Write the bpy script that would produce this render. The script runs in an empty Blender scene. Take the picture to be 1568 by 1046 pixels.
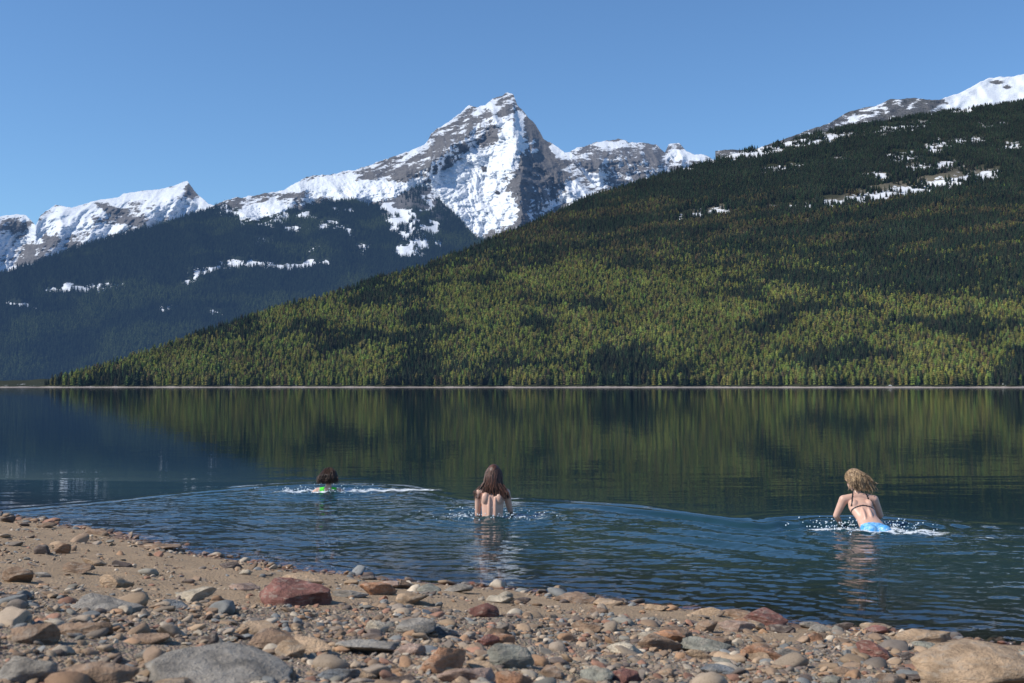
import bpy, bmesh, math, random
import numpy as np
from mathutils import Vector, Matrix, Euler, Quaternion
random.seed(3); rng=np.random.default_rng(7)
F=1742.0; TH=math.atan(69/1742.0); CH=1.6
ct,st=math.cos(TH),math.sin(TH)
def ray(px,py):
    u=(np.asarray(px,float)-784)/F; v=(523-np.asarray(py,float))/F
    Y=ct-v*st; return u/Y,(st+v*ct)/Y
def proj(a,e):
    w=ct+e*st; return 784+F*a/w, 523-F*(e*ct-st)/w
def sm(a,b,x):
    t=np.clip((x-a)/(b-a),0,1); return t*t*(3-2*t)
# ---------- noise ----------
def _h(ix,iy,seed):
    n=(ix.astype(np.int64)*374761393+iy.astype(np.int64)*668265263+seed*974711)&0xffffffff
    n=((n^(n>>13))*1274126177)&0xffffffff
    return ((n^(n>>16))&0xffff)/65535.0*2*math.pi
def perlin(x,y,seed=0):
    x=np.asarray(x,float);y=np.asarray(y,float)
    ix=np.floor(x);iy=np.floor(y);fx=x-ix;fy=y-iy
    ix=ix.astype(np.int64);iy=iy.astype(np.int64)
    def g(dx,dy):
        t=_h(ix+dx,iy+dy,seed); return np.cos(t)*(fx-dx)+np.sin(t)*(fy-dy)
    u=fx**3*(fx*(fx*6-15)+10);v=fy**3*(fy*(fy*6-15)+10)
    a=g(0,0)*(1-u)+g(1,0)*u;b=g(0,1)*(1-u)+g(1,1)*u
    return (a*(1-v)+b*v)*1.4
def fbm(x,y,o=5,seed=0,gain=.5):
    s=0;A=1;
    for i in range(o):
        s=s+A*perlin(x,y,seed+i);A*=gain;x=x*2.03+3.1;y=y*2.03+1.7
    return s
def ridged(x,y,o=5,seed=0,gain=.5):
    s=0;A=1;T=0
    for i in range(o):
        s=s+A*(1-np.abs(perlin(x,y,seed+i))*1.6);T+=A;A*=gain;x=x*2.07+3.1;y=y*2.07+1.7
    return s/T
# ---------- mesh helpers ----------
SC=bpy.context.scene.collection
def mesh_obj(name,co,faces,mat=None,smooth=True,attrs=None,link=True):
    me=bpy.data.meshes.new(name)
    co=np.asarray(co,np.float32)
    if isinstance(faces,np.ndarray):
        n=faces.shape[1]
        me.vertices.add(len(co));me.vertices.foreach_set('co',co.ravel())
        me.loops.add(faces.size);me.loops.foreach_set('vertex_index',faces.ravel().astype(np.int32))
        me.polygons.add(len(faces));me.polygons.foreach_set('loop_start',np.arange(0,faces.size,n,dtype=np.int32))
        me.update(calc_edges=True)
    else:
        me.from_pydata([tuple(c) for c in co],[],faces)
    if smooth: me.polygons.foreach_set('use_smooth',np.ones(len(me.polygons),bool))
    if attrs:
        for k,v in attrs.items():
            at=me.attributes.new(k,'FLOAT','POINT');at.data.foreach_set('value',np.asarray(v,np.float32).ravel())
    me.update()
    ob=bpy.data.objects.new(name,me)
    if mat: me.materials.append(mat)
    if link: SC.objects.link(ob)
    return ob
def grid_faces(r,c):
    i=np.arange((r-1)*(c-1));y=i//(c-1);x=i%(c-1);b=y*c+x
    return np.stack([b,b+1,b+c+1,b+c],1)
# ---------- material helpers ----------
class NT:
    def __init__(s,name):
        s.m=bpy.data.materials.new(name);s.m.use_nodes=True;s.t=s.m.node_tree;s.t.nodes.clear()
        s.out=s.n('ShaderNodeOutputMaterial')
    def n(s,typ,**k):
        nd=s.t.nodes.new(typ)
        for a,b in k.items(): setattr(nd,a,b)
        return nd
    def l(s,a,b): s.t.links.new(a,b)
    def setin(s,sock,v):
        if isinstance(v,bpy.types.NodeSocket): s.l(v,sock)
        else: sock.default_value=v
    def math(s,op,a,b=0,clamp=False):
        n=s.n('ShaderNodeMath',operation=op,use_clamp=clamp);s.setin(n.inputs[0],a);s.setin(n.inputs[1],b);return n.outputs[0]
    def mix(s,f,a,b,bt='MIX'):
        n=s.n('ShaderNodeMix',data_type='RGBA',blend_type=bt);s.setin(n.inputs[0],f)
        s.setin(n.inputs[6],a if not isinstance(a,tuple) else (*a[:3],1));s.setin(n.inputs[7],b if not isinstance(b,tuple) else (*b[:3],1));return n.outputs[2]
    def noise(s,scale,detail=4,rough=.55,vec=None,color=False,dist=0):
        n=s.n('ShaderNodeTexNoise');n.inputs['Scale'].default_value=scale;n.inputs['Detail'].default_value=detail
        n.inputs['Roughness'].default_value=rough;n.inputs['Distortion'].default_value=dist
        if vec is not None:s.l(vec,n.inputs['Vector'])
        return n.outputs['Color'] if color else n.outputs[0]
    def ramp(s,f,a,b):
        n=s.n('ShaderNodeMapRange',interpolation_type='SMOOTHSTEP');s.l(f,n.inputs[0]);n.inputs[1].default_value=a;n.inputs[2].default_value=b;return n.outputs[0]
    def attr(s,name,typ='GEOMETRY'):
        return s.n('ShaderNodeAttribute',attribute_name=name,attribute_type=typ)
    def pos(s,scale=None):
        g=s.n('ShaderNodeNewGeometry').outputs['Position']
        if scale is None:return g
        m=s.n('ShaderNodeVectorMath',operation='MULTIPLY');s.l(g,m.inputs[0]);m.inputs[1].default_value=scale;return m.outputs[0]
    def bump(s,h,strength=.5,dist=.01):
        b=s.n('ShaderNodeBump');b.inputs['Strength'].default_value=strength;b.inputs['Distance'].default_value=dist;s.l(h,b.inputs['Height']);return b.outputs[0]
    def bsdf(s,col,rough=.8,normal=None,spec=.3):
        p=s.n('ShaderNodeBsdfPrincipled');s.setin(p.inputs['Base Color'],col if not isinstance(col,tuple) else (*col[:3],1));s.setin(p.inputs['Roughness'],rough)
        p.inputs['Specular IOR Level'].default_value=spec
        if normal is not None:s.l(normal,p.inputs['Normal'])
        return p
    def done(s,sh,haze=0,hc=(.10,.205,.43)):  # haze is painted airlight: a fixed blue emission blended into the surface
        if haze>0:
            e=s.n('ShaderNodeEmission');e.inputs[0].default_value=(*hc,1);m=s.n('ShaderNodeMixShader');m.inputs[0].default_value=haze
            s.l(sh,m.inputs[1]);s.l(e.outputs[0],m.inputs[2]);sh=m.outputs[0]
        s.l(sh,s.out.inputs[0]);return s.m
# ---------- materials ----------
def mat_mountain(name,haze,tscale=1.0,na=.80):
    t=NT(name)
    sn=t.attr('snow').outputs['Fac'];fo=t.attr('forest').outputs['Fac']
    mp=t.n('ShaderNodeMapping');t.l(t.pos(),mp.inputs[0]);mp.inputs['Rotation'].default_value=(0,.45,0);mp.inputs['Scale'].default_value=(.8,.8,2.6)
    n1=t.noise(.010*tscale,8,.72,mp.outputs[0],dist=.4);n2=t.noise(.05*tscale,5,.65,t.pos((1,1,1.7)))
    s=t.math('ADD',sn,t.math('MULTIPLY',t.math('SUBTRACT',n1,.5),na));s=t.math('ADD',s,t.math('MULTIPLY',t.math('SUBTRACT',n2,.5),.40))
    f=t.ramp(s,.45,.53)
    rock=t.mix(n2,(.045,.05,.06),(.22,.20,.185));rock=t.mix(t.ramp(n1,.4,.65),rock,(.16,.15,.145))
    fcol=t.mix(n2,(.010,.017,.010),(.026,.036,.018))
    ff=t.ramp(t.math('ADD',fo,t.math('MULTIPLY',t.math('SUBTRACT',n2,.5),.8)),.42,.58)
    rock=t.mix(ff,rock,fcol)
    col=t.mix(f,rock,t.mix(n1,(.66,.70,.76),(.80,.82,.85)))
    b=t.n('ShaderNodeBump');b.inputs['Distance'].default_value=30;t.l(n1,b.inputs['Height']);t.l(t.math('SUBTRACT',.9,t.math('MULTIPLY',f,.55)),b.inputs['Strength'])
    return t.done(t.bsdf(col,.9,b.outputs[0],.1).outputs[0],haze)
def mat_forest_ground(name,haze,dark=(.014,.019,.010),lite=(.045,.045,.022)):
    t=NT(name);sn=t.attr('snow').outputs['Fac']
    p=t.pos();n=t.noise(.03,5,.6,p);n3=t.noise(.045,5,.7,t.pos((1,1,2.0)))
    g=t.mix(n,dark,lite)
    g=t.mix(t.ramp(t.attr('clear').outputs['Fac'],.15,.5),g,(.125,.11,.08))
    f=t.ramp(t.math('ADD',sn,t.math('MULTIPLY',t.math('SUBTRACT',n3,.5),3.0)),.44,.68)
    g=t.mix(f,g,(.66,.67,.69))
    z=t.n('ShaderNodeSeparateXYZ');t.l(p,z.inputs[0])
    sh=t.math('LESS_THAN',z.outputs[2],t.math('ADD',.0,t.math('MULTIPLY',n3,3.0)))
    g=t.mix(sh,g,t.mix(n3,(.16,.13,.12),(.38,.33,.30)))
    return t.done(t.bsdf(g,.95,None,.05).outputs[0],haze)
def mat_instcol(name,haze=0,rough=.8,spec=.2,var=True):
    t=NT(name);c=t.attr('col','INSTANCER').outputs['Color']
    n=t.noise(3.5,3,.6,t.n('ShaderNodeTexCoord').outputs['Object'])
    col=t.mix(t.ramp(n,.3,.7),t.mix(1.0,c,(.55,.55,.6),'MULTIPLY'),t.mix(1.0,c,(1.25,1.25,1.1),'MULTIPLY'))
    return t.done(t.bsdf(col,rough,None,spec).outputs[0],haze)
# ---------- instancer ----------
def instancer(name,pts,rot,scl,idx,col,variants,mat):
    coll=bpy.data.collections.new(name+'_variants')
    for v in variants:
        coll.objects.link(v)
        v.data.materials.clear();v.data.materials.append(mat)
    me=bpy.data.meshes.new(name);n=len(pts)
    me.vertices.add(n);me.vertices.foreach_set('co',np.asarray(pts,np.float32).ravel())
    for k,ty,v,key in (('rot','FLOAT_VECTOR',rot,'vector'),('scl','FLOAT_VECTOR',scl,'vector'),('idx','INT',idx,'value')):
        a=me.attributes.new(k,ty,'POINT');a.data.foreach_set(key,np.asarray(v,np.int32 if ty=='INT' else np.float32).ravel())
    a=me.attributes.new('col','FLOAT_COLOR','POINT');c4=np.concatenate([col,np.ones((n,1))],1).astype(np.float32);a.data.foreach_set('color',c4.ravel())
    ob=bpy.data.objects.new(name,me);SC.objects.link(ob)
    ng=bpy.data.node_groups.new(name+'_gn','GeometryNodeTree')
    ng.interface.new_socket('Geometry',in_out='INPUT',socket_type='NodeSocketGeometry');ng.interface.new_socket('Geometry',in_out='OUTPUT',socket_type='NodeSocketGeometry')
    N=ng.nodes;L=ng.links;gi=N.new('NodeGroupInput');go=N.new('NodeGroupOutput')
    ci=N.new('GeometryNodeCollectionInfo');ci.inputs[0].default_value=coll;ci.inputs['Separate Children'].default_value=True;ci.inputs['Reset Children'].default_value=True
    ip=N.new('GeometryNodeInstanceOnPoints');ip.inputs['Pick Instance'].default_value=True
    def na(nm,dt):
        q=N.new('GeometryNodeInputNamedAttribute');q.data_type=dt;q.inputs[0].default_value=nm;return q.outputs[0]
    L.new(gi.outputs[0],ip.inputs['Points']);L.new(ci.outputs[0],ip.inputs['Instance'])
    L.new(na('idx','INT'),ip.inputs['Instance Index']);L.new(na('rot','FLOAT_VECTOR'),ip.inputs['Rotation']);L.new(na('scl','FLOAT_VECTOR'),ip.inputs['Scale'])
    L.new(ip.outputs[0],go.inputs[0])
    md=ob.modifiers.new('inst','NODES');md.node_group=ng
    return ob
# ---------- terrain layers ----------
class Layer:
    def __init__(s,sil,S,slope,nz,hoff=0,jag=0,js=60):
        p=np.array(sil,float);s.a,s.h=ray(p[:,0],p[:,1]);s.S=S;s.slope=slope;s.nz=nz;s.hoff=hoff;s.jag=jag;s.js=js
    def H(s,a):
        return np.maximum(np.interp(a,s.a,s.h)-s.hoff+s.jag*fbm(a*s.js,a*0+5.5,5,77,.6),.001)
    def D(s,a,e):
        S=s.S(a);D=S/(1-np.clip(e,-.1,s.slope*.93)/s.slope)
        return D*(1-s.nz(a,e,D))
    def P(s,a,e):
        D=s.D(a,e);return np.stack([a*D,D,e*D],-1)
def build_layer(name,L,a0,a1,NA,NE,e0,mat,attrf,back=True):
    a=np.linspace(a0,a1,NA)[None,:];H=L.H(a);t=np.linspace(0,1,NE)[:,None]
    e=e0+(H-e0)*t;A=a+0*e
    P=L.P(A,e)
    at=attrf(A,e,P)
    if back:
        top=P[-1];rows=[];
        for k in range(1,9):
            q=k/8;f=1+.45*q;R=top.copy();R[:,0]*=f;R[:,1]*=f;R[:,2]=top[:,2]*(1-q*1.02)
            R[:,2]+=fbm(R[:,0]/400,R[:,1]/400,4,9)*40*math.sin(q*math.pi);rows.append(R)
        P=np.concatenate([P,np.array(rows)],0)
        at={k:np.concatenate([v,np.repeat(v[-1:],8,0)],0) for k,v in at.items()}
    r,c=P.shape[:2]
    return mesh_obj(name,P.reshape(-1,3),grid_faces(r,c),mat,True,at)
def blobs(px,py,lst,gy=0,warp=0):
    if warp:
        wx=px+warp*1.8*fbm(px/22,py/10,3,901);wy=py+warp*.55*fbm(px/16,py/8,3,911);px,py=wx,wy
    s=0*px
    for (x,y,rx,ry,ang,v) in lst:
        c,sn=math.cos(math.radians(ang)),math.sin(math.radians(ang));dx=px-x;dy=-(py-y)
        u=(dx*c+dy*sn)/rx;w=(-dx*sn+dy*c)/(ry+gy);s=s+v*np.exp(-(u*u+w*w)**1.5)
    return s
# near hill
sil1=[(-900,590),(-100,589),(0,588),(60,584),(110,573),(200,545),(300,510),(400,478),(500,450),(600,420),(700,385),(800,345),(900,300),(1000,266),(1100,236),(1200,210),(1280,192),(1370,178),(1450,165),(1568,150),(1800,135),(2300,120)]
def nz1(a,e,D):
    X=a*D;return .05*sm(0,.03,e)*(ridged(X/650+e*3,D/900,4,3)-.55)+.012*sm(0,.01,e)*fbm(X/180,D/300,3,8)
S1=lambda a:1650-450*a+30*perlin(a*20,a*0,4)
L1=Layer(sil1,S1,.42,nz1,hoff=.0032,jag=.0015,js=25)
snow1=[(1140,236,55,6,8,1.1),(1240,215,65,6,10,1.1),(1350,298,70,8,9,1.15),(1450,279,65,8,9,1.15),(1505,268,25,7,5,1.0),(1380,240,38,8,10,1.0),(1420,230,20,7,0,.95),(1060,330,30,7,15,.85),(1100,322,25,6,15,.75),(1220,316,50,6,5,.9),(1200,257,50,5,8,.9),(1380,195,60,7,10,.9),(1330,175,50,7,20,.95),(1470,217,50,7,5,.9),(1540,225,28,7,5,.9),(1340,268,24,6,0,.9),(1030,262,34,4,15,.85),(910,360,15,5,0,.7),(1430,252,50,7,5,.9),(1470,167,65,5,6,.85),(1290,310,34,6,5,.85),(1090,252,34,4,12,.9),(1520,190,40,5,5,.7),(1150,290,30,4,8,.6),(1290,240,30,4,8,.7),(1180,225,30,3,8,.7)]
clr1=[(1350,330,240,12,6,.55),(1120,320,70,10,5,.5),(1240,510,40,8,0,.6),(1110,550,30,8,0,.7),(490,555,22,8,0,.6),(1400,275,160,22,8,.4),(1250,225,120,14,10,.4)]
def at1(A,e,P):
    px,py=proj(A,e);s=blobs(px,py,snow1,0,7)
    return dict(snow=s,clear=s*.8+blobs(px,py,clr1,0,7))
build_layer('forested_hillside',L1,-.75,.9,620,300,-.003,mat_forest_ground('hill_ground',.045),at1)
# layer2
sil2=[(-900,470),(-200,455),(0,418),(60,398),(150,366),(250,340),(320,316),(345,308),(380,345),(420,330),(440,320),(500,308),(540,303),(570,313),(600,300),(640,283),(660,285),(690,320),(720,352),(760,380),(850,430),(1000,500),(1300,560)]
nz2=lambda a,e,D:.10*sm(0,.05,e)*(ridged(a*9+e*4,e*5,5,31)-.5)
L2=Layer(sil2,lambda a:3000+0*a,.40,nz2,hoff=.002,jag=.0015)
snow2=[(145,440,40,7,5,1.05),(95,442,26,6,10,.95),(30,467,20,5,-10,.95),(330,410,46,6,10,1.05),(400,405,58,5,-4,1.0),(470,405,36,5,10,.95),(298,425,24,6,30,.95),(400,371,15,5,20,1.0),(482,379,11,5,0,.95),(258,470,18,4,0,.8),(330,478,15,4,0,.8),
 (618,342,24,22,-30,1.3),(648,370,15,20,-30,1.2),(620,385,16,10,-20,1.2),(597,322,12,14,0,1.1),(657,312,9,14,-20,.95),(530,352,14,9,-45,.8),(556,380,6,13,0,.9),(375,330,48,13,-15,1.3),(420,330,26,10,0,1.2),(500,345,18,8,0,.8),(665,345,9,12,0,.9),(450,352,22,6,0,.8),(520,322,16,6,0,.8),(635,362,20,9,-20,.85),(470,330,20,6,0,.8)]
def at2(A,e,P):
    px,py=proj(A,e);s=blobs(px,py,snow2,0,9)*.85+.3*sm(335,290,py)*sm(500,600,px)+.10*fbm(px/14,py/8,4,13)
    return dict(snow=s,clear=s*.8,forest=1-sm(375,310,py+30*fbm(px/60,py/60,4,6))*sm(540,600,px)*.8)
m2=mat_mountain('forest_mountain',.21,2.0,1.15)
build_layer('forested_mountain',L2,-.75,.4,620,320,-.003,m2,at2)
# snowy peak
silP=[(150,460),(280,345),(320,318),(345,306),(430,291),(455,280),(470,270),(485,268),(520,265),(570,252),(600,240),(640,226),(655,216),(660,205),(680,192),(700,176),(718,163),(730,165),(745,157),(760,148),(775,143),(786,144),(792,160),(806,176),(820,192),(832,212),(845,218),(860,230),(875,245),(900,275),(960,310),(1100,380)]
RIB=(([(143,784),(200,794),(260,798),(345,796)],.060,52),([(150,768),(190,738),(225,696),(262,640)],.034,32),([(205,660),(250,636),(290,600)],.026,34),([(190,822),(260,850),(310,890)],.025,30),([(265,470),(300,450),(330,430)],.024,34),([(222,845),(270,872),(310,905)],.02,20),([(250,572),(290,556),(320,520)],.022,30),([(175,700),(215,690),(250,668)],.018,20))
def nzP(a,e,D):
    X=a*9000;Z=e*9000;H=LP.H(a)*9000
    env=sm(0,350,H-Z)*.85+.15
    px,py=proj(a,e)
    wx=px+9*fbm(px/35,py/35,3,44)
    r=0*px
    for pts,A,w in RIB:
        pts=np.array(pts,float);xr=np.interp(py,pts[:,0],pts[:,1]);r=r+A*np.maximum(0,1-np.abs(wx-xr)/w)*sm(pts[0,0]-5,pts[0,0]+25,py)*(1 if A>.05 else sm(pts[-1,0]+50,pts[-1,0]-20,py))
    return env*(.052*(ridged((X+.55*Z)/560+.25*perlin(X/300,Z/300,3),(Z-.3*X)/1300,7,51,.53)-.5)+.007*fbm(X/130,Z/90,5,61,.6)+r)
LP=Layer(silP,lambda a:6000+0*a,.75,nzP,jag=.0014,js=80)
paintP=[(742,262,62,28,32,.7),(715,300,55,26,0,.75),(755,325,45,24,10,.7),(782,212,15,36,-15,.6),(765,185,14,9,0,.35),(600,290,60,14,12,.5),(505,283,60,11,5,.55),(395,325,55,14,12,.6),(700,345,40,14,0,.6),(740,165,24,6,25,.3),(545,300,40,10,10,.4),(720,245,24,10,40,.35),
 (825,195,16,50,25,-.36),(835,265,26,50,12,-.22),(880,300,22,16,0,.35),(803,285,9,55,-3,-.55),(741,258,6,7,0,-.9),(575,268,45,5,14,-.22),(850,226,12,6,-35,.8),(855,235,10,8,0,.4),(700,268,20,8,0,.3),(762,300,6,10,30,-.6),(770,170,16,9,20,-.2),(520,312,30,5,5,-.3),(450,300,40,6,20,-.2),(620,275,30,6,10,-.25),(690,215,50,14,32,-.05)]
def atP(A,e,P):
    px,py=proj(A,e)
    g=nzP(A,e,0);
    gx=np.gradient(g,axis=1)/np.gradient(px,axis=1).mean()
    s=.445+blobs(px,py,paintP,0,3)-2.0*(g-.015)+np.clip(gx*-70,-.24,.18)
    d=(px*.85+py)/8+1.2*fbm(px/40,py/40,3,45)
    s=s+.17*fbm((px-py*.6)/40,(py+px*.45)/7,5,91,.6)+.08*np.sin(d)*sm(345,200,py)
    fo=sm(300,345,py+14*fbm(px/30,py/30,3,2))*sm(640,560,px)*.9
    s=s-fo*.5
    return dict(snow=s,forest=fo)
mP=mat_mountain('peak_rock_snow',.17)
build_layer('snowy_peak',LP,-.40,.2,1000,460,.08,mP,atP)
silQ=[(-900,400),(-200,350),(0,331),(25,328),(40,330),(55,345),(62,330),(85,312),(110,318),(150,306),(180,303),(190,296),(230,291),(265,285),(287,277),(297,292),(306,300),(320,312),(345,318),(400,340),(480,370),(560,400)]
def nzQ(a,e,D):
    X=a*9000;Z=e*9000;env=sm(0,200,LQ.H(a)*9000-Z)*.9+.1
    return env*(.075*(ridged((X-.7*Z)/620,(Z+.2*X)/1000,7,151,.52)-.5)+.006*fbm(X/130,Z/90,4,61,.6))
LQ=Layer(silQ,lambda a:7500+0*a,.7,nzQ,jag=.0010,js=80)
def atQ(A,e,P):
    px,py=proj(A,e);g=nzQ(A,e,0);gx=np.gradient(g,axis=1)/np.gradient(px,axis=1).mean()
    s=.52-(g-.01)*3+np.clip(gx*-70,-.32,.22)+.16*fbm((px-py*.5)/30,(py+px*.3)/8,5,191,.6)
    s=s+blobs(px,py,[(105,338,45,16,15,.5),(275,320,50,9,5,.5),(215,300,50,6,5,.35),(255,300,25,6,25,.3),(20,348,28,12,0,-.3),(294,292,10,9,-50,-.6),(175,322,26,6,-20,-.35),(150,335,20,6,-20,-.3),(160,355,30,8,20,.4),(30,385,45,18,0,-.1),(70,368,20,10,0,-.2),(55,360,10,12,0,.5),(200,340,30,6,-10,-.2)],0,3)
    return dict(snow=s,forest=0*s+sm(385,410,py)*.3)
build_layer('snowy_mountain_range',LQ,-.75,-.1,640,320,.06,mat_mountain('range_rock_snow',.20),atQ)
silR=[(760,330),(830,240),(850,232),(872,232),(890,224),(910,219),(948,213),(965,219),(990,219),(1008,224),(1018,233),(1024,221),(1040,220),(1052,232),(1064,236),(1078,238),(1120,260),(1200,300)]
def nzR(a,e,D):
    X=a*9000;Z=e*9000;env=sm(0,160,LR.H(a)*9000-Z)*.9+.1
    return env*(.065*(ridged((X+.5*Z)/480,(Z)/900,7,251,.51)-.5)+.006*fbm(X/130,Z/90,4,61,.6))
LR=Layer(silR,lambda a:8200+0*a,.75,nzR,jag=.0012,js=90)
def atR(A,e,P):
    px,py=proj(A,e);g=nzR(A,e,0);gx=np.gradient(g,axis=1)/np.gradient(px,axis=1).mean()
    s=.43-(g-.01)*3+np.clip(gx*-70,-.3,.22)+.18*fbm((px+py*.5)/20,py/8,5,291,.6)
    s=s+blobs(px,py,[(860,236,14,8,-20,.7),(905,275,18,10,0,.5),(1040,238,16,9,0,.5),(935,221,24,4,0,.4),(1000,240,15,12,-30,-.2),(1065,240,12,5,0,.5)])
    return dict(snow=s,forest=0*s)
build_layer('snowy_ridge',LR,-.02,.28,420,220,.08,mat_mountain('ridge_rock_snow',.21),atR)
silT=[(1150,230),(1270,188),(1300,170),(1340,162),(1365,151),(1400,150),(1440,153),(1460,146),(1480,138),(1500,126),(1515,120),(1540,118),(1568,113),(1700,104),(2000,120),(2400,160)]
LT=Layer(silT,lambda a:3300+0*a,.55,lambda a,e,D:.03*(ridged(a*22,e*22,6,351)-.5),jag=.001,js=80)
def atT(A,e,P):
    px,py=proj(A,e);s=.36+.45*sm(1430,1470,px)+.25*fbm(px/18,py/8,5,391)
    s=s+blobs(px,py,[(1525,125,14,4,0,-.6),(1545,133,10,4,0,-.4),(1330,172,40,8,20,.2)])
    return dict(snow=s,forest=(1-sm(1430,1470,px))*.45)
build_layer('snowy_summit_ridge',LT,.18,.9,420,160,.12,mat_mountain('summit_rock_snow',.11,1.6),atT)

# ---------- trees ----------
def conifer(name,seed,loose=0,tiers=9,w=.17):
    r=random.Random(seed);V=[];Fc=[]
    def ring(z,rad,n,jag,ph,droop):
        o=len(V)
        for i in range(n):
            an=ph+2*math.pi*i/n;rr=rad*(1-jag*(i%2))*r.uniform(.75,1.15)
            V.append((rr*math.cos(an),rr*math.sin(an),z-droop*r.uniform(.6,1.3)*(1-(i%2)*.7)))
        return o
    for i in range(5):
        an=2*math.pi*i/5;V.append((.014*math.cos(an),.014*math.sin(an),-.05))
    V.append((0,0,.95));
    for i in range(5):Fc.append((i,(i+1)%5,5))
    for k in range(tiers):
        q=k/(tiers-1);z=.1+.86*q**.9
        if loose: rad=w*(math.sin(math.pi*min(1,(.2+.8*q)))**.6*(1-q*.35)+.02)
        else: rad=w*(1-q)**.85+.012
        rad*=r.uniform(.85,1.12);n=12;hh=.16*(1-.5*q)
        cx,cy=r.uniform(-.01,.01)*(1+loose*2),r.uniform(-.01,.01)
        o=ring(z,rad,n,.45,r.uniform(0,3),hh*.35)
        V.append((cx,cy,min(1.0,z+hh)))
        ap=len(V)-1
        for i in range(n):Fc.append((o+i,o+(i+1)%n,ap))
    return mesh_obj(name,V,Fc,None,False,None,link=False)
vc=[conifer('conifer_tree',i,0,8+i%3,.15+.02*(i%3)) for i in range(4)]+[conifer('larch_tree',20+i,1,7,.19) for i in range(3)]
def scatter(L,n,a0,a1,Dmax,seed):
    r=np.random.default_rng(seed);a=r.uniform(a0,a1,n*3);S=L.S(a);D=np.sqrt(r.uniform(0,1,n*3)*(Dmax**2-1200.**2)+1200.**2)
    e=L.slope*(1-S/D);ok=(D>S+8)&(e<L.H(a));a=a[ok][:n];e=e[ok][:n];return a,e
a,e=scatter(L1,310000,-.50,.56,4900,5)
P=L1.P(a,e);px,py=proj(a,e)
s=np.maximum(blobs(px,py,snow1,2,7),blobs(px,py+5,snow1,3,7))
hf=sm(-.35,.2,fbm(P[:,0]/40,P[:,1]/60,3,777))
r=rng.random(len(a));dens=1-np.clip(s*1.4,0,.95)*(.4+.6*hf)-blobs(px,py,clr1,0,7)
keep=(r<dens)&(P[:,2]>2.2);P=P[keep];a=a[keep];e=e[keep];px=px[keep];py=py[keep];n=len(P)
X,Y,Z=P.T
line=np.interp(px,[0,100,400,700,1000,1300,1568,2000],[560,555,475,420,392,418,445,455])
band=sm(line-45,line+30,py)*(1-.2*sm(545,590,py))
nn=fbm(X/260+Z/300,Z/70-X/700,5,11,.6);mid=fbm(X/90,Z/45,3,19)
pl=band*sm(-.36,.30,nn+.16+.25*sm(800,300,px)+.4*mid)
pl=pl+.75*sm(-.05,.28,fbm(px/150,(py+px*.12)/16,3,23))*sm(270,330,py)*(1-band)
pl=pl*(1-.75*sm(1150,1300,px)*sm(475,440,py)*sm(375,405,py))
pl=np.clip(pl,0,.88)*sm(40,130,px)
isl=rng.random(n)<pl
shade=rng.uniform(.65,1.25,(n,1))*(1+.3*mid[:,None].clip(-1,1))
dk=np.stack([rng.uniform(.024,.042,n),rng.uniform(.034,.054,n),rng.uniform(.020,.029,n)],1)
lg=np.stack([rng.uniform(.13,.205,n),rng.uniform(.15,.21,n),rng.uniform(.036,.056,n)],1)
br=np.stack([rng.uniform(.11,.15,n),rng.uniform(.095,.125,n),rng.uniform(.045,.06,n)],1)
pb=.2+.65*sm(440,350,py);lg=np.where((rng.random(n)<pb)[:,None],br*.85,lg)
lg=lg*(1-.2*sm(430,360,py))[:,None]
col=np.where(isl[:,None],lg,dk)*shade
idx=np.where(isl,rng.integers(4,7,n),rng.integers(0,4,n))
h=rng.uniform(9,20,n)*np.where(isl,.88,1)*(1-.25*sm(.1,.25,e));wd=h*rng.uniform(1.15,1.7,n)
rot=np.stack([rng.normal(0,.03,n),rng.normal(0,.03,n),rng.uniform(0,6.28,n)],1)
P[:,2]-=.5
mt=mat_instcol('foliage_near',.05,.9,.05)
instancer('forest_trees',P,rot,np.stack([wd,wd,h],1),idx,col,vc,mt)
# far forest
a,e=scatter(L2,90000,-.50,.02,7200,15);P=L2.P(a,e);px,py=proj(a,e)
s=np.maximum(blobs(px,py,snow2,1,9),blobs(px,py+4,snow2,1,9));hf=sm(-.4,.15,fbm(P[:,0]/70,P[:,1]/110,3,778))
k=(rng.random(len(a))<1-np.clip(s*1.45,0,1)*(.38+.62*hf)-.75*sm(355,310,py)*sm(560,600,px))&(P[:,2]>4);P=P[k];px=px[k];py=py[k];n=len(P);X,Y,Z=P.T
gr=sm(.0,.5,fbm(X/300,Z/120,4,41)+.2*sm(440,520,py))
col=np.stack([.017+.032*gr,.027+.038*gr,.016+.008*gr],1)*rng.uniform(.6,1.3,(n,1))
h=rng.uniform(13,26,n);wd=h*rng.uniform(1.3,1.8,n);rot=np.stack([0*h,0*h,rng.uniform(0,6.28,n)],1)
vc2=[conifer('far_conifer_tree',60+i,0,6,.16) for i in range(3)]
instancer('distant_forest',P,rot,np.stack([wd,wd,h],1),rng.integers(0,3,n),col,vc2,mat_instcol('foliage_far',.21,.9,.05))

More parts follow.
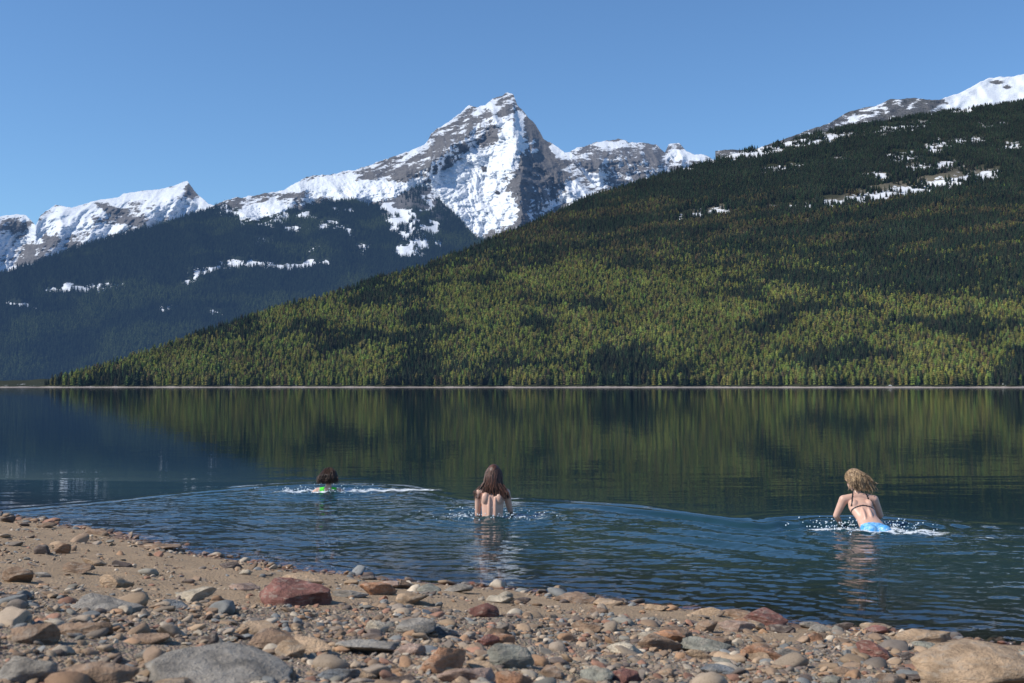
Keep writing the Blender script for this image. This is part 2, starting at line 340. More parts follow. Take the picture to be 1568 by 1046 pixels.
# ---------- beach ----------
LX=[-40,-13.8,-11,-9.05,-7.6,-6.5,-5.16,-3.68,-2.97,-2.36,-1.7,10,40];LC=[7.9,7.62,7.36,6.96,6.92,7.0,7.26,7.37,7.37,7.48,7.59,7.9,8]
def inland(x,y):
    l=.8*x-.6*y;return np.interp(l,LX,LC)-(.6*x+.8*y)+.13*fbm(l*.9,l*0,4,5)
def ground(x,y,fine=True):
    q=inland(x,y);z=np.where(q>0,.14*np.minimum(q,9)+.03*np.clip(q-9,0,30),np.maximum(.25*q,-6+.02*q))
    if fine:
        z=z+.028*fbm(x*.8,y*.8,4,71)*sm(-.2,1,q)+.010*fbm(x*5,y*5,3,72)*sm(-.1,.5,q)
    return z
def axis(lo,hi,step,ext,g=1.25):
    c=list(np.arange(lo,hi,step));L=[];p=lo;s=step
    while p>ext[0]: s*=g;p-=s;L.append(p)
    R=[];p=c[-1];s=step
    while p<ext[1]: s*=g;p+=s;R.append(p)
    return np.array(L[::-1]+c+R)
xs=axis(-9,7,.035,(-150,150));ys=axis(1.2,15,.035,(-80,90));XX,YY=np.meshgrid(xs,ys);ZZ=ground(XX,YY)
def gravel(x,y):
    q=inland(x,y);thr=np.interp(x,[-3,-2,-1,0,2,4],[4.3,3.9,2.7,1.6,.8,.6]);return sm(-.4,.9,q-thr+1.0*fbm(x*1.1,y*1.1,4,81))
t=NT('beach_sand');p=t.pos();q=t.attr('q').outputs['Fac'];gv=t.attr('gravel').outputs['Fac']
n1=t.noise(3,6,.6,p);n2=t.noise(60,4,.6,p);n3=t.noise(320,2,.6,p);vo=t.n('ShaderNodeTexVoronoi');vo.inputs['Scale'].default_value=75;t.l(p,vo.inputs['Vector'])
c=t.mix(n1,(.27,.185,.11),(.44,.31,.19));c=t.mix(t.ramp(n2,.53,.68),c,(.16,.12,.085));c=t.mix(t.ramp(n3,.6,.7),c,(.5,.42,.33))
pc=t.mix(.8,t.mix(.9,(.22,.19,.165),vo.outputs['Color'],'OVERLAY'),(.25,.20,.155))
c=t.mix(t.math('MULTIPLY',gv,.6),c,pc)
wet=t.ramp(t.math('ADD',q,t.math('MULTIPLY',t.math('SUBTRACT',n1,.5),.5)),.30,.02)
c=t.mix(wet,c,t.mix(1.0,c,(.58,.46,.41),'MULTIPLY'))
rg=t.math('SUBTRACT',.9,t.math('MULTIPLY',wet,.45))
hh=t.math('ADD',t.math('MULTIPLY',n2,1.4),t.math('MULTIPLY',t.math('SUBTRACT',1,vo.outputs['Distance']),t.math('MULTIPLY',gv,1.0)))
t.done(t.bsdf(c,rg,t.bump(hh,1.0,.016),.3).outputs[0])
mesh_obj('beach',np.stack([XX,YY,ZZ],-1).reshape(-1,3),grid_faces(*XX.shape),t.m,True,dict(q=inland(XX,YY),gravel=gravel(XX,YY)))
# stones
def stone(name,seed,sub=3,cuts=9,rough=.06,link=False,mat=None,flat=.6,lo=.62):
    r=random.Random(seed);bm=bmesh.new();bmesh.ops.create_icosphere(bm,subdivisions=sub,radius=1)
    co=np.array([v.co[:] for v in bm.verts]);
    for k in range(cuts):
        d=np.array([r.gauss(0,1) for _ in range(3)]);d/=np.linalg.norm(d);c=r.uniform(lo,.88);dd=co@d;m=dd>c;co[m]-=np.outer((dd[m]-c)*.95,d)
    w=1+rough*(fbm(co[:,0]*1.5+seed,co[:,1]*1.5+co[:,2]*1.1,4,seed)+.6*fbm(co[:,2]*2.3,co[:,0]*2+seed,3,seed+9))
    co*=w[:,None];co[:,2]*=flat
    for v,c in zip(bm.verts,co):v.co=c
    me=bpy.data.meshes.new(name);bm.to_mesh(me);bm.free();me.polygons.foreach_set('use_smooth',[True]*len(me.polygons))
    ob=bpy.data.objects.new(name,me)
    if mat:me.materials.append(mat)
    if link:SC.objects.link(ob)
    return ob
PAL=np.array([(.36,.26,.17),(.29,.205,.14),(.38,.30,.22),(.24,.20,.165),(.25,.235,.20),(.31,.17,.115),(.16,.125,.105),(.48,.41,.32),(.38,.235,.14),(.215,.22,.215),(.33,.265,.205),(.35,.25,.165),(.28,.195,.13)])
sv=[stone('pebble',100+i,3 if i<6 else 2,10,.10,flat=random.uniform(.45,.75),lo=.5) for i in range(10)]
t=NT('pebble_stone');c=t.attr('col','INSTANCER').outputs['Color'];oc=t.n('ShaderNodeTexCoord').outputs['Object'];pp=t.pos()
n=t.noise(2.2,5,.65,oc);n2=t.noise(160,3,.6,pp)
cc=t.mix(n,t.mix(1.0,c,(.6,.58,.56),'MULTIPLY'),t.mix(1.0,c,(1.3,1.27,1.22),'MULTIPLY'));cc=t.mix(t.ramp(n2,.56,.7),cc,t.mix(1.0,cc,(.6,.58,.55),'MULTIPLY'))
sx=t.n('ShaderNodeSeparateXYZ');t.l(pp,sx.inputs[0]);wet=t.ramp(sx.outputs[2],.04,.012)
cc=t.mix(wet,cc,t.mix(1.0,cc,(.6,.48,.44),'MULTIPLY'));rg=t.math('SUBTRACT',.8,t.math('MULTIPLY',wet,.5))
t.done(t.bsdf(cc,rg,t.bump(n2,.5,.003),.35).outputs[0]);mpeb=t.m
n=230000;d=np.sqrt(rng.uniform(1.5**2,17**2,n));aa=rng.uniform(-.56,.56,n);x=aa*d;y=d;q=inland(x,y);g=gravel(x,y)
edge=np.exp(-((q-.05)/.18)**2);clump=sm(.0,.5,fbm(x*1.6,y*1.6,3,201));clump2=sm(-.35,.35,fbm(x*2.4,y*2.4,3,207))
dn=.85*g*(.25+.75*clump2)+.17*clump*(q>0)+.022*(q>0)+.50*edge*(.15+clump)+.45*(q<0)*(q>-3.5)
k=(rng.random(n)<dn);x=x[k];y=y[k];q=q[k];g=g[k];n=len(x)
sz=np.exp(rng.normal(math.log(.0102),.58,n));sz=np.clip(sz,.003,.06);sz*=np.where(rng.random(n)<.03,2.3,1);sz*=np.where((q<.5)&(rng.random(n)<.35),2.0,1)
sz=np.minimum(sz,.09)
sc=np.stack([sz*rng.uniform(.8,1.6,n),sz*rng.uniform(.7,1.1,n),sz*rng.uniform(.6,1.05,n)],1)
z=ground(x,y)+sc[:,2]*.15
ci=rng.integers(0,len(PAL),n);col=PAL[ci]*rng.uniform(.65,1.2,(n,1))
rot=np.stack([rng.normal(0,.3,n),rng.normal(0,.3,n),rng.uniform(0,6.28,n)],1)
instancer('beach_pebbles',np.stack([x,y,z],1),rot,sc,rng.integers(0,10,n),col,sv,mpeb)
def rockmat(name,col):
    t=NT(name);o=t.n('ShaderNodeTexCoord').outputs['Object'];pp=t.pos()
    mp=t.n('ShaderNodeVectorMath',operation='MULTIPLY');t.l(pp,mp.inputs[0]);mp.inputs[1].default_value=(1,1,4)
    n=t.noise(9,7,.68,pp);n2=t.noise(110,5,.65,pp);st=t.noise(16,4,.6,mp.outputs[0],dist=.6)
    a=tuple(v*.5 for v in col);b=tuple(min(.7,v*1.35) for v in col)
    c=t.mix(t.ramp(n,.3,.7),a,b);c=t.mix(t.math('MULTIPLY',t.ramp(st,.5,.65),.45),c,(.40,.34,.27));c=t.mix(t.math('MULTIPLY',t.ramp(n2,.55,.68),.6),c,tuple(v*.4 for v in col))
    sx=t.n('ShaderNodeSeparateXYZ');t.l(pp,sx.inputs[0]);wet=t.ramp(sx.outputs[2],.05,.015);c=t.mix(wet,c,t.mix(1.0,c,(.45,.4,.37),'MULTIPLY'))
    h=t.math('ADD',n,t.math('MULTIPLY',n2,.3));h=t.math('ADD',h,t.math('MULTIPLY',st,.7))
    return t.done(t.bsdf(c,.85,t.bump(h,1.0,.03),.25).outputs[0])
C=dict(red=(.25,.115,.09),tan=(.43,.30,.19),brn=(.28,.185,.12),dk=(.12,.09,.075),pale=(.50,.42,.31),gry=(.28,.25,.21),blu=(.22,.23,.235),org=(.43,.225,.125),grn=(.27,.26,.21),pnk=(.38,.265,.205))
CM={k:rockmat('rock_'+k,v) for k,v in C.items()}
dd_=np.arange(1.5,40,.01)
def beach_hit(px,py):
    a,e=ray(px,py);zz=ground(a*dd_,dd_,False);i=int(np.argmax(CH+e*dd_<=zz));return float(a*dd_[i]),float(dd_[i])
R=[(445,925,105,52,'red'),(172,900,62,26,'tan'),(95,845,34,30,'brn'),(60,850,34,16,'dk'),(280,837,30,12,'pale'),(315,843,36,14,'dk'),(455,866,34,11,'pale'),(20,893,66,34,'brn'),(42,985,75,48,'brn'),(120,975,105,28,'brn'),(150,938,130,24,'gry'),(265,928,45,20,'blu'),(345,1046,240,60,'gry'),(135,1050,140,62,'brn'),(672,1032,75,46,'org'),(775,1026,80,42,'grn'),(735,944,52,28,'red'),(843,908,42,17,'pale'),(765,928,46,18,'pale'),(1020,982,62,34,'org'),(1042,932,62,24,'brn'),(1180,958,100,28,'red'),(1092,944,62,18,'tan'),(1342,1008,70,28,'red'),(1345,970,62,18,'tan'),(1510,1062,210,85,'tan'),(1425,984,95,22,'tan'),(560,1000,115,28,'gry'),(460,896,62,20,'tan'),(530,917,62,14,'gry'),(785,1062,90,44,'org'),(720,1050,90,34,'pnk'),(430,995,115,36,'brn'),(612,900,46,18,'brn'),(662,892,50,13,'tan'),(30,1042,90,55,'gry'),(1085,992,90,22,'grn'),(235,1012,60,24,'gry'),(575,968,40,22,'pale'),(900,965,50,22,'brn'),(960,1000,60,26,'pale'),(1200,1010,60,24,'gry'),(1250,985,40,18,'org'),(8,800,24,14,'dk'),(70,808,28,10,'brn'),(145,818,44,12,'brn'),(240,842,60,14,'brn'),(20,920,50,20,'dk'),(375,885,22,9,'pale'),(410,860,26,10,'brn'),(490,868,34,11,'brn'),(560,888,30,10,'dk'),(700,905,44,13,'gry'),(880,920,60,16,'brn'),(930,925,50,14,'dk'),(1130,945,50,16,'brn'),(1290,965,40,14,'dk'),(1240,962,30,12,'gry'),(1480,990,50,16,'brn'),(1540,985,40,14,'red'),(1100,1040,50,22,'blu'),(1300,1040,44,20,'brn'),(520,1040,70,26,'blu'),(910,1040,60,26,'grn'),(330,930,40,14,'brn'),(230,985,60,20,'brn'),(320,985,40,20,'dk'),(680,975,44,20,'blu'),(760,980,50,24,'brn')]
RR=random.Random(42)
for i in range(75):
    px=RR.uniform(-10,1580);lo=np.interp(px,[0,170,300,600,830,1100,1400,1568],[800,828,858,898,916,944,975,995]);py=lo+(1075-lo)*RR.random()**1.2
    w=RR.uniform(20,46)*(1+.9*(py-800)/250);R.append((px,py,w,w*RR.uniform(.25,.48),RR.choice(['brn','tan','gry','dk','pale','brn','red','pnk','grn','org','tan'])))
for i,(px,py,w,h,c) in enumerate(R):
    x,y=beach_hit(px,py);ob=stone('beach_rock',500+i,4 if w>45 else 3,13,.09,True,CM[c],1.0,lo=.42)
    W=w/F*y/2*1.12;Hh=h/F*y/2
    ob.scale=(W,W*random.uniform(.55,.85),max(Hh*1.2,W*.22));ob.location=(x,y+W*.3,float(ground(np.array(x),np.array(y)))+Hh*.38)
    ob.rotation_euler=(random.uniform(-.1,.15),random.uniform(-.15,.15),random.uniform(-.35,.35))
# ---------- water ----------
SW={'L':(-2.81,17.45),'C':(-.24,14.05),'R':(3.98,12.95)}
bp=[(-300,800),(0,781),(150,768),(300,753),(400,744),(500,741),(600,745),(665,753),(700,765),(850,770),(950,777),(1050,787),(1130,804),(1200,799),(1400,800),(1568,803),(1900,820)]
ba,be=ray(np.array([b[0] for b in bp]),np.array([b[1] for b in bp]));bd=-CH/be;bx=ba*bd
xs=axis(-10,9,.03,(-9000,9000),1.4);ys=axis(5.5,20,.03,(-40,9000),1.3);XX,YY=np.meshgrid(xs,ys)
def yb(x):return np.interp(x,bx,bd)
w0=.10*fbm(XX*.8,YY*.8,3,401)
ybs=sum(yb(XX+o) for o in(-.3,-.15,0,.15,.3))/5
sd=ybs-YY+w0
ins=sm(-.05,.9,sd)*sm(60,25,np.abs(XX))*sm(-20,0,YY)
q=inland(XX,YY);dep=-ground(XX,YY,False)
amp=.55+.45*sm(-.3,.4,fbm(XX*.35,YY*.35,2,402))
right=sm(-1.0,2.0,XX)
h=.014*amp*np.cos(2*math.pi*(sd-.12)/.8)*np.exp(-((sd-.25)/.6)**2)*(.5+1.8*right*np.exp(-((XX-2.6)/1.7)**2)+.3*right)
h+=.0045*amp*np.sin(2*math.pi*sd/.42+4*fbm(XX*.7,YY*.7,3,404))*ins*np.exp(-sd.clip(0)/1.8)
h+=ins*.0015*np.sin(2*math.pi*(-q)/.24+8*fbm(XX*.7,YY*.7,3,403))*sm(4,0,-q)
h+=.020*np.sin(2*math.pi*((XX-2.2)*.75+(YY-11.4)*.66)/.62+1.3*fbm(XX*.7,YY*.7,2,414))*np.exp(-((XX-2.2)/1.0)**2-((YY-11.8)/1.1)**2)
churn=0*XX
for k_,(cx,cy) in SW.items():
    r=np.hypot(XX-cx,(YY-cy)*1.0)+.05*fbm(XX*2,YY*2,2,405)
    h+=.011*np.sin(2*math.pi*r/.30)*np.exp(-((r-.5)/.8)**2)
    h+=.034*fbm(XX*6,YY*6,3,407)*np.exp(-(r/.55)**2)
    churn+=np.exp(-(r/1.1)**2)
calmer=1-.25*right*sm(13,9,YY)
h+=ins*calmer*(.008*fbm(XX*.9+.4*YY,YY*1.2-.2*XX,3,408)+.0036*fbm(XX*3+YY,YY*5.5-XX,3,409)+.0016*fbm(XX*8-YY*2,YY*11+XX*2,2,419))
h+=(1-ins)*sm(60,20,YY)*.0022*fbm(XX*.35,YY*1.1,3,410)
foam=0*XX
for (cx,cy,rx,ry,v) in [(SW['R'][0]+.02,SW['R'][1]-.2,.6,.25,1.0),(SW['R'][0]+.5,SW['R'][1]-.4,.55,.28,.95),(SW['R'][0]-.42,SW['R'][1]+.1,.3,.2,.95),(SW['C'][0]+.4,SW['C'][1]-.0,.45,.18,.9),(SW['C'][0]-.45,SW['C'][1]+.05,.4,.18,.9),(SW['L'][0]+.5,SW['L'][1]+.1,.7,.35,.95),(SW['L'][0]-.5,SW['L'][1]-.0,.6,.32,.95),(SW['L'][0]+1.4,SW['L'][1]+.3,.65,.32,.9),(SW['L'][0]-1.4,SW['L'][1]+.9,.7,.16,.8),(SW['R'][0]+1.1,SW['R'][1]-.8,.5,.14,.75)]:
    foam+=v*np.exp(-((XX-cx)/rx)**2-((YY-cy)/ry)**2)
foam=np.minimum(foam,1)
rip=.0082+ins*.066*calmer+.07*np.minimum(churn,1)
t=NT('lake_water');pp=t.pos();rp=t.attr('rip').outputs['Fac'];dp=t.attr('depth').outputs['Fac'];fm=t.attr('foam').outputs['Fac']
def vn(scale,vec,amt):
    c=t.noise(scale,3,.6,vec,True);s=t.n('ShaderNodeVectorMath',operation='SUBTRACT');t.l(c,s.inputs[0]);s.inputs[1].default_value=(.5,.5,.5)
    m=t.n('ShaderNodeVectorMath',operation='MULTIPLY');t.l(s.outputs[0],m.inputs[0]);m.inputs[1].default_value=(amt*.5,amt,0);return m.outputs[0]
v1=vn(1,t.pos((13,24,1)),3.4);v2=vn(1,t.pos((1.2,2.5,1)),1.8)
ad=t.n('ShaderNodeVectorMath',operation='ADD');t.l(v1,ad.inputs[0]);t.l(v2,ad.inputs[1])
sc_=t.n('ShaderNodeVectorMath',operation='SCALE');t.l(ad.outputs[0],sc_.inputs[0]);t.l(rp,sc_.inputs['Scale'])
gn=t.n('ShaderNodeNewGeometry');a2=t.n('ShaderNodeVectorMath',operation='ADD');t.l(gn.outputs['Normal'],a2.inputs[0]);t.l(sc_.outputs[0],a2.inputs[1])
nm=t.n('ShaderNodeVectorMath',operation='NORMALIZE');t.l(a2.outputs[0],nm.inputs[0])
fr=t.n('ShaderNodeFresnel');fr.inputs[0].default_value=1.333;t.l(nm.outputs[0],fr.inputs['Normal'])
gl=t.n('ShaderNodeBsdfGlossy');gl.inputs['Color'].default_value=(.80,.83,.87,1);gl.inputs['Roughness'].default_value=.03;t.l(nm.outputs[0],gl.inputs['Normal'])
tr=t.n('ShaderNodeBsdfTransparent');tr.inputs[0].default_value=(.94,.95,.92,1)
df=t.n('ShaderNodeBsdfDiffuse');t.l(t.mix(t.ramp(dp,0.,2.5),(.024,.068,.078),(.003,.018,.026)),df.inputs[0])
ex=t.math('POWER',2.718,t.math('MULTIPLY',t.math('POWER',t.math('MAXIMUM',dp,.0001),1.5),-1.8));
mb=t.n('ShaderNodeMixShader');t.l(ex,mb.inputs[0]);t.l(df.outputs[0],mb.inputs[1]);t.l(tr.outputs[0],mb.inputs[2])
ms=t.n('ShaderNodeMixShader');t.l(fr.outputs[0],ms.inputs[0]);t.l(mb.outputs[0],ms.inputs[1]);t.l(gl.outputs[0],ms.inputs[2])
fd=t.n('ShaderNodeBsdfDiffuse');fd.inputs[0].default_value=(.78,.82,.85,1)
fn=t.noise(1,6,.78,t.pos((10,15,1)));ff=t.ramp(t.math('ADD',t.math('MULTIPLY',fm,.42),fn),.84,.94)
mf=t.n('ShaderNodeMixShader');t.l(t.math('MULTIPLY',ff,.85),mf.inputs[0]);t.l(ms.outputs[0],mf.inputs[1]);t.l(fd.outputs[0],mf.inputs[2])
t.done(mf.outputs[0])
mesh_obj('lake_water',np.stack([XX,YY,h],-1).reshape(-1,3),grid_faces(*XX.shape),t.m,True,dict(rip=rip,depth=np.clip(dep,0,10),foam=foam))

# ---------- people ----------
def skinmat():
    t=NT('skin');n=t.noise(18,4,.6,t.pos());c=t.mix(n,(.52,.30,.215),(.66,.42,.32));p=t.bsdf(c,.42,None,.4)
    p.inputs['Subsurface Weight'].default_value=.08;p.inputs['Subsurface Radius'].default_value=(.02,.008,.004);return t.done(p.outputs[0])
MS=skinmat()
def cloth(name,c,c2=None):
    t=NT(name);n=t.noise(25,3,.6,t.pos());return t.done(t.bsdf(t.mix(t.ramp(n,.4,.6),c,c2 or c),.55).outputs[0])
def hairmat(name,c,tip):
    t=NT(name);n=t.noise(1,4,.6,t.pos((70,70,14)))
    return t.done(t.bsdf(t.mix(t.ramp(n,.35,.65),c,tip),.42,t.bump(n,.6,.01),.5).outputs[0])
class Body:
    def __init__(s):s.bm=bmesh.new()
    def ell(s,c,r,rot=None,sub=3):
        M=Matrix.Translation(c)
        if rot:M=M@Euler(rot).to_matrix().to_4x4()
        M=M@Matrix.Diagonal((*r,1));bmesh.ops.create_icosphere(s.bm,subdivisions=sub,radius=1,matrix=M)
    def cap(s,pts,rs,fx=1,fy=1):
        for i in range(len(pts)-1):
            a,b=Vector(pts[i]),Vector(pts[i+1]);ra,rb=rs[i],rs[i+1];n=max(2,int((b-a).length/(min(ra,rb)*.4))+1)
            for k in range(n+1):
                q=k/n;r=ra+(rb-ra)*q;s.ell(a.lerp(b,q),(r*fx,r*fy,r),None,2)
    def torso(s,pts):
        for i in range(len(pts)-1):
            for k in range(7):
                q=k/6;q2=q*q*(3-2*q);c=Vector(pts[i][0]).lerp(Vector(pts[i+1][0]),q);r=[pts[i][1][j]*(1-q2)+pts[i+1][1][j]*q2 for j in range(3)]
                s.ell(c,r,None,3)
    def hand(s,w,d,side):
        w=Vector(w);d=Vector(d).normalized();up=Vector((0,0,1));sx=d.cross(up).normalized()*side
        s.cap([w,w+d*.085],[.024,.03],1,.7)
        for i,(o,l) in enumerate([(-.026,.072),(-.009,.08),(.009,.074),(.026,.058)]):
            b=w+d*.085+sx*o;s.cap([b,b+d*l*.5-up*.004,b+d*l-up*.022],[.0095,.009,.0075])
        b=w+d*.03-sx*.022;s.cap([b,b-sx*.028+d*.03,b-sx*.034+d*.058],[.012,.01,.008])
    def head(s,c,ax=(0,0,0)):
        M=Euler(ax).to_matrix();f=lambda x,y,z:Vector(c)+M@Vector((x,y,z))
        s.ell(f(0,-.01,.02),(.074,.092,.095),ax);s.ell(f(0,.03,-.045),(.052,.058,.065),ax)
        s.ell(f(0,.10,-.012),(.011,.016,.022),ax);s.ell(f(0,.088,-.055),(.022,.010,.010),ax);s.ell(f(0,.075,-.095),(.022,.018,.016),ax)
        for k in(-1,1):s.ell(f(.076*k,0,-.005),(.008,.016,.028),ax)
        s.eyes=[f(.03*k,.083,.005) for k in(-1,1)]
    def finish(s,name,parent):
        me=bpy.data.meshes.new(name);s.bm.to_mesh(me);ob=bpy.data.objects.new(name,me);SC.objects.link(ob)
        r=ob.modifiers.new('r','REMESH');r.mode='VOXEL';r.voxel_size=.0065;r.use_smooth_shade=True
        m=ob.modifiers.new('s','SMOOTH');m.iterations=7;m.factor=.5
        dg=bpy.context.evaluated_depsgraph_get();m2=bpy.data.meshes.new_from_object(ob.evaluated_get(dg));ob.modifiers.clear();ob.data=m2
        m2.polygons.foreach_set('use_smooth',[True]*len(m2.polygons));m2.materials.clear();m2.materials.append(MS);ob.parent=parent
        return ob
def paint(ob,mat,fn):
    me=ob.data;me.materials.append(mat);k=len(me.materials)-1
    for p in me.polygons:
        if fn(p.center):p.material_index=k
def strands(name,parent,mat,c,ax,fn,n,seed,bev=.0045):
    r=random.Random(seed);cu=bpy.data.curves.new(name,'CURVE');cu.dimensions='3D';cu.bevel_depth=bev;cu.bevel_resolution=1
    M=Euler(ax).to_matrix();i=0
    while i<n:
        th=r.uniform(0,2*math.pi);ph=math.acos(r.uniform(-.35,1));d=Vector((math.sin(ph)*math.cos(th),math.sin(ph)*math.sin(th),math.cos(ph)))
        if d.y>.35 and d.z<.45:continue
        root=Vector((d.x*.080,d.y*.098-.01,d.z*.100+.022));pts=fn(root,d,r)
        sp=cu.splines.new('POLY');sp.points.add(len(pts)-1)
        for j,p in enumerate(pts):
            w=Vector(c)+M@p;sp.points[j].co=(*w,1);sp.points[j].radius=1.0 if j<len(pts)-1 else .3
        i+=1
    cu.materials.append(mat);ob=bpy.data.objects.new(name,cu);SC.objects.link(ob);ob.parent=parent
def haircap(parent,mat,c,ax,back=0):
    bm=bmesh.new();bmesh.ops.create_icosphere(bm,subdivisions=4,radius=1)
    for v in bm.verts:
        p=v.co.copy();w=1+.05*math.sin(p.x*19+p.z*3)*math.sin(p.y*14)
        v.co=Vector((p.x*.084*w,p.y*.102*w-.012,p.z*.106*w+.024))
    bmesh.ops.delete(bm,geom=[v for v in bm.verts if v.co.y>.045 and v.co.z<.065 or v.co.z<-.055],context='VERTS')
    me=bpy.data.meshes.new('hair_cap');bm.to_mesh(me);bm.free();me.polygons.foreach_set('use_smooth',[True]*len(me.polygons));me.materials.append(mat)
    ob=bpy.data.objects.new('hair_cap',me);ob.location=c;ob.rotation_euler=ax;SC.objects.link(ob);ob.parent=parent
def eyes(parent,B):
    t=bpy.data.materials.get('eye_white')
    if t is None:
        q=NT('eye_white');t=q.done(q.bsdf((.3,.25,.2),.2).outputs[0])
    for e in B.eyes:
        me=bpy.data.meshes.new('eye');bm=bmesh.new();bmesh.ops.create_icosphere(bm,subdivisions=2,radius=.011);bm.to_mesh(me);bm.free();me.materials.append(t)
        ob=bpy.data.objects.new('eye',me);ob.location=e;SC.objects.link(ob);ob.parent=parent
def person(k,z=0):
    em=bpy.data.objects.new('swimming_woman',None);em.location=(*SW[k],z);SC.objects.link(em);return em
# centre
em=person('C',-.03);B=Body();V=Vector
B.torso([((0,-.02,-.14),(.165,.11,.10)),((0,0,.03),(.130,.085,.08)),((0,.01,.16),(.135,.085,.08)),((0,.03,.27),(.150,.088,.07)),((0,.035,.335),(.115,.062,.04))])
for s_ in(-1,1):
    B.ell((.036*s_,-.062,.10),(.026,.03,.19));B.ell((.085*s_,-.035,.26),(.05,.045,.075),(0,0,0))
B.cap([(0,.035,.34),(.01,.06,.45)],[.052,.048])
B.cap([(0,.03,.375),(-.165,.035,.325)],[.045,.052]);B.cap([(0,.03,.375),(.165,.035,.325)],[.045,.052])
B.cap([(-.168,.035,.325),(-.185,.09,.05)],[.052,.036]);B.cap([(-.185,.09,.05),(-.12,.30,-.06)],[.036,.024]);B.hand((-.12,.30,-.06),(.3,1,-.1),1)
B.cap([(.168,.035,.325),(.215,.13,.10)],[.052,.036]);B.cap([(.215,.13,.10),(.235,.36,.03)],[.036,.024]);B.hand((.235,.36,.03),(-.1,1,-.15),-1)
for s_ in(-1,1):B.cap([(.085*s_,-.02,-.18),(.11*s_,.16,-.52),(.11*s_,.0,-.87),(.11*s_,.15,-.92)],[.088,.058,.038,.03])
B.head((.015,.085,.54),(.0,.0,-.2));ob=B.finish('body',em);eyes(em,B)
paint(ob,cloth('swim_dark',(.02,.02,.03)),lambda c:-.26<c.z<-.06 and abs(c.x)<.19 and c.y<.13)
HB=hairmat('hair_brown',(.025,.012,.007),(.14,.055,.03));haircap(em,HB,(.015,.085,.54),(0,0,-.2))
def fC(root,d,r):
    side=r.uniform(-1,1);L=r.uniform(.16,.28);x=root.x
    p=[root,root+V((d.x*.03,d.y*.02,-.03+d.z*.012)),V((x*1.25+side*.02,min(root.y,.03)-.03,root.z*.3-.10))]
    e=V((x*1.8+side*.085+r.gauss(0,.012),-.115+r.uniform(-.02,.03),-.10-L*.6));p.append(p[-1].lerp(e,.5)+V((r.gauss(0,.01),-.012,0)));p.append(e);p.append(e+V((r.gauss(0,.02),r.gauss(0,.006),-.03)));return p
strands('hair',em,HB,(.015,.085,.54),(0,0,-.2),fC,560,1)
# right
em=person('R');B=Body()
B.torso([((.07,-.24,-.04),(.158,.13,.085)),((.05,-.15,.035),(.140,.10,.075)),((.025,-.04,.115),(.122,.085,.07)),((0,.08,.22),(.143,.088,.07)),((-.01,.15,.295),(.125,.066,.043))])
for s_ in(-1,1):
    B.ell((.07+.075*s_,-.27,-.005),(.080,.09,.075));B.ell((.036*s_+.015,-.085,.15),(.026,.12,.04),(.75,0,0));B.ell((.085*s_,.07,.262),(.05,.06,.05),(.7,0,0))
B.cap([(-.01,.16,.325),(-.02,.23,.44)],[.052,.047])
B.cap([(0,.16,.345),(-.175,.16,.305)],[.045,.053]);B.cap([(0,.16,.345),(.17,.16,.305)],[.045,.053])
B.cap([(-.178,.16,.305),(-.255,.19,.12),(-.13,.38,-.03)],[.053,.037,.024]);B.hand((-.13,.38,-.03),(.3,1,-.3),1)
B.cap([(.172,.16,.305),(.255,.20,.12),(.15,.40,-.03)],[.053,.037,.024]);B.hand((.15,.40,-.03),(-.2,1,-.3),-1)
for s_ in(-1,1):B.cap([(.07+.08*s_,-.24,-.08),(.07+.11*s_,-.12,-.50),(.07+.11*s_,-.05,-.90),(.07+.11*s_,.08,-.97)],[.09,.06,.04,.03])
B.head((-.035,.265,.525),(-.15,.1,.1));ob=B.finish('body',em);eyes(em,B)
ax=V((0,.39,.27)).normalized();PC=V((.07,-.24,-.045))
paint(ob,cloth('bikini_blue',(.08,.33,.68),(.26,.52,.75)),lambda c:(c-PC).dot(ax)<.095+.10*abs(c.x-.07) and c.y<-.05 and c.z>-.14 and abs(c.x-.07)<.2)
def strap(c):
    t=(c-PC).dot(ax)
    if abs(c.x)<.16 and abs(t-(.370-.12*abs(c.x)))<.010 and c.y<.2:return True
    return c.z>.24 and c.y<.24 and t>.36 and abs(abs(c.x)-(.13-(t-.37)*.3))<.009
paint(ob,cloth('bikini_strap',(.015,.015,.02)),strap)
HBl=hairmat('hair_blonde',(.09,.052,.028),(.46,.31,.17));haircap(em,HBl,(-.035,.265,.525),(-.15,.1,.1))
def fR(root,d,r):
    L=r.uniform(.05,.18);w=r.uniform(0,1)**1.3
    e=V((root.x*1.1+.02+w*.14,-.08+root.y*.4+r.uniform(-.03,.03),root.z*.5-L*.8+w*.01))
    m=root+V((d.x*.024+.008,d.y*.02,.006*d.z));return [root,m,m.lerp(e,.5)+V((.015,-.01,.012)),e,e+V((r.gauss(.015,.018),r.gauss(0,.01),-.02+r.gauss(0,.015)))]
strands('hair',em,HBl,(-.035,.265,.525),(-.15,.1,.1),fR,520,2,.0035)
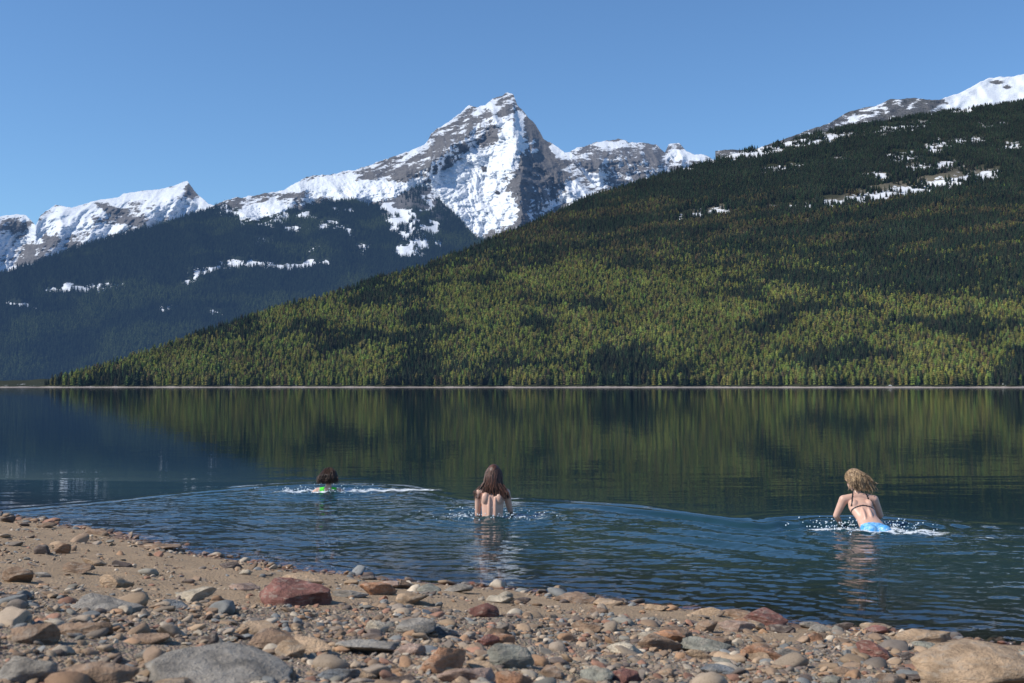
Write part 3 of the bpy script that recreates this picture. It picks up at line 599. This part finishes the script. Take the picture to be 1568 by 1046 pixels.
# left
em=person('L');B=Body()
B.torso([((0,-.12,-.5),(.16,.11,.11)),((0,-.07,-.33),(.125,.085,.09)),((0,-.01,-.13),(.15,.09,.08)),((0,.02,-.03),(.12,.065,.045))])
B.cap([(0,.02,0),(0,.05,.10)],[.052,.048])
for s_ in(-1,1):
    B.cap([(0,.02,.03),(.165*s_,.03,.005)],[.045,.052]);B.cap([(.168*s_,.03,.005),(.30*s_,.15,-.10),(.26*s_,.38,-.06)],[.052,.037,.024]);B.hand((.26*s_,.38,-.06),(-.1*s_,1,0),-s_)
    B.cap([(.085*s_,-.12,-.54),(.11*s_,.0,-.92),(.11*s_,-.35,-1.05)],[.09,.058,.035])
B.head((0,.075,.205),(0,0,.15));ob=B.finish('body',em);eyes(em,B)
paint(ob,cloth('bikini_green',(.10,.75,.05)),lambda c:c.y<.12 and (.055<abs(c.x)<.13 and -.06<c.z<.10))
HD=hairmat('hair_dark',(.02,.011,.007),(.09,.045,.025));haircap(em,HD,(0,.075,.205),(0,0,.15))
def fL(root,d,r):
    w=r.uniform(-1,1);e=V((root.x*1.5-.02+.06*w,-.10+r.uniform(-.03,.02),-.03-r.uniform(0,.07)));m=root+V((d.x*.045,d.y*.03,.035*max(d.z,0)))
    return [root,m,m.lerp(e,.55)+V((-.01+d.x*.02,-.03,.01)),e]
strands('hair',em,HD,(0,.075,.205),(0,0,.15),fL,460,3)
# droplets
bm=bmesh.new()
for k_,(cx,cy),n,sp in(('R',SW['R'],260,.6),('C',SW['C'],130,.5),('L',SW['L'],150,.7)):
    for i in range(n):
        an=random.uniform(0,6.28);rr=abs(random.gauss(0,1))*sp*.6+.18;r=random.uniform(.003,.010)
        bmesh.ops.create_icosphere(bm,subdivisions=1,radius=r,matrix=Matrix.Translation((cx+rr*math.cos(an),cy+rr*math.sin(an)*.6-.05,abs(random.gauss(0,.04))+.005)))
me=bpy.data.meshes.new('water_splash');bm.to_mesh(me);bm.free();t=NT('splash');me.materials.append(t.done(t.bsdf((.75,.82,.86),.1,None,.6).outputs[0]))
SC.objects.link(bpy.data.objects.new('water_splash',me))

# ---------- light, sky, camera ----------
el=math.radians(42);sdv=V((-.93,-.28,0)).normalized()*math.cos(el);sdv.z=math.sin(el)
su=bpy.data.lights.new('sun','SUN');su.energy=5.0;su.angle=math.radians(.53);su.color=(1,.94,.84);so=bpy.data.objects.new('sun',su);SC.objects.link(so)
so.rotation_euler=(-sdv).to_track_quat('-Z','Y').to_euler()
w=bpy.data.worlds.new('World');bpy.context.scene.world=w;w.use_nodes=True;nt=w.node_tree;bg=nt.nodes['Background']
sk=nt.nodes.new('ShaderNodeTexSky');sk.sky_type='NISHITA';sk.sun_disc=False;sk.sun_elevation=el;sk.sun_rotation=math.atan2(sdv.x,sdv.y);sk.altitude=300;sk.air_density=1.0;sk.dust_density=.3;sk.ozone_density=3.0
mx=nt.nodes.new('ShaderNodeMix');mx.data_type='RGBA';mx.blend_type='MULTIPLY';mx.inputs[0].default_value=1;mx.inputs[7].default_value=(.76,1.0,1.20,1)
nt.links.new(sk.outputs[0],mx.inputs[6]);nt.links.new(mx.outputs[2],bg.inputs[0]);bg.inputs[1].default_value=.122
cd=bpy.data.cameras.new('camera');cd.sensor_width=36;cd.lens=36*F/1568;cd.clip_end=60000;cd.clip_start=.05
cd.dof.use_dof=True;cd.dof.focus_distance=16;cd.dof.aperture_fstop=5.6
co=bpy.data.objects.new('camera',cd);co.location=(0,0,CH);co.rotation_euler=(math.pi/2+TH,0,0);SC.objects.link(co);bpy.context.scene.camera=co
sc=bpy.context.scene;sc.view_settings.view_transform='Standard';sc.view_settings.look='None';sc.view_settings.exposure=0
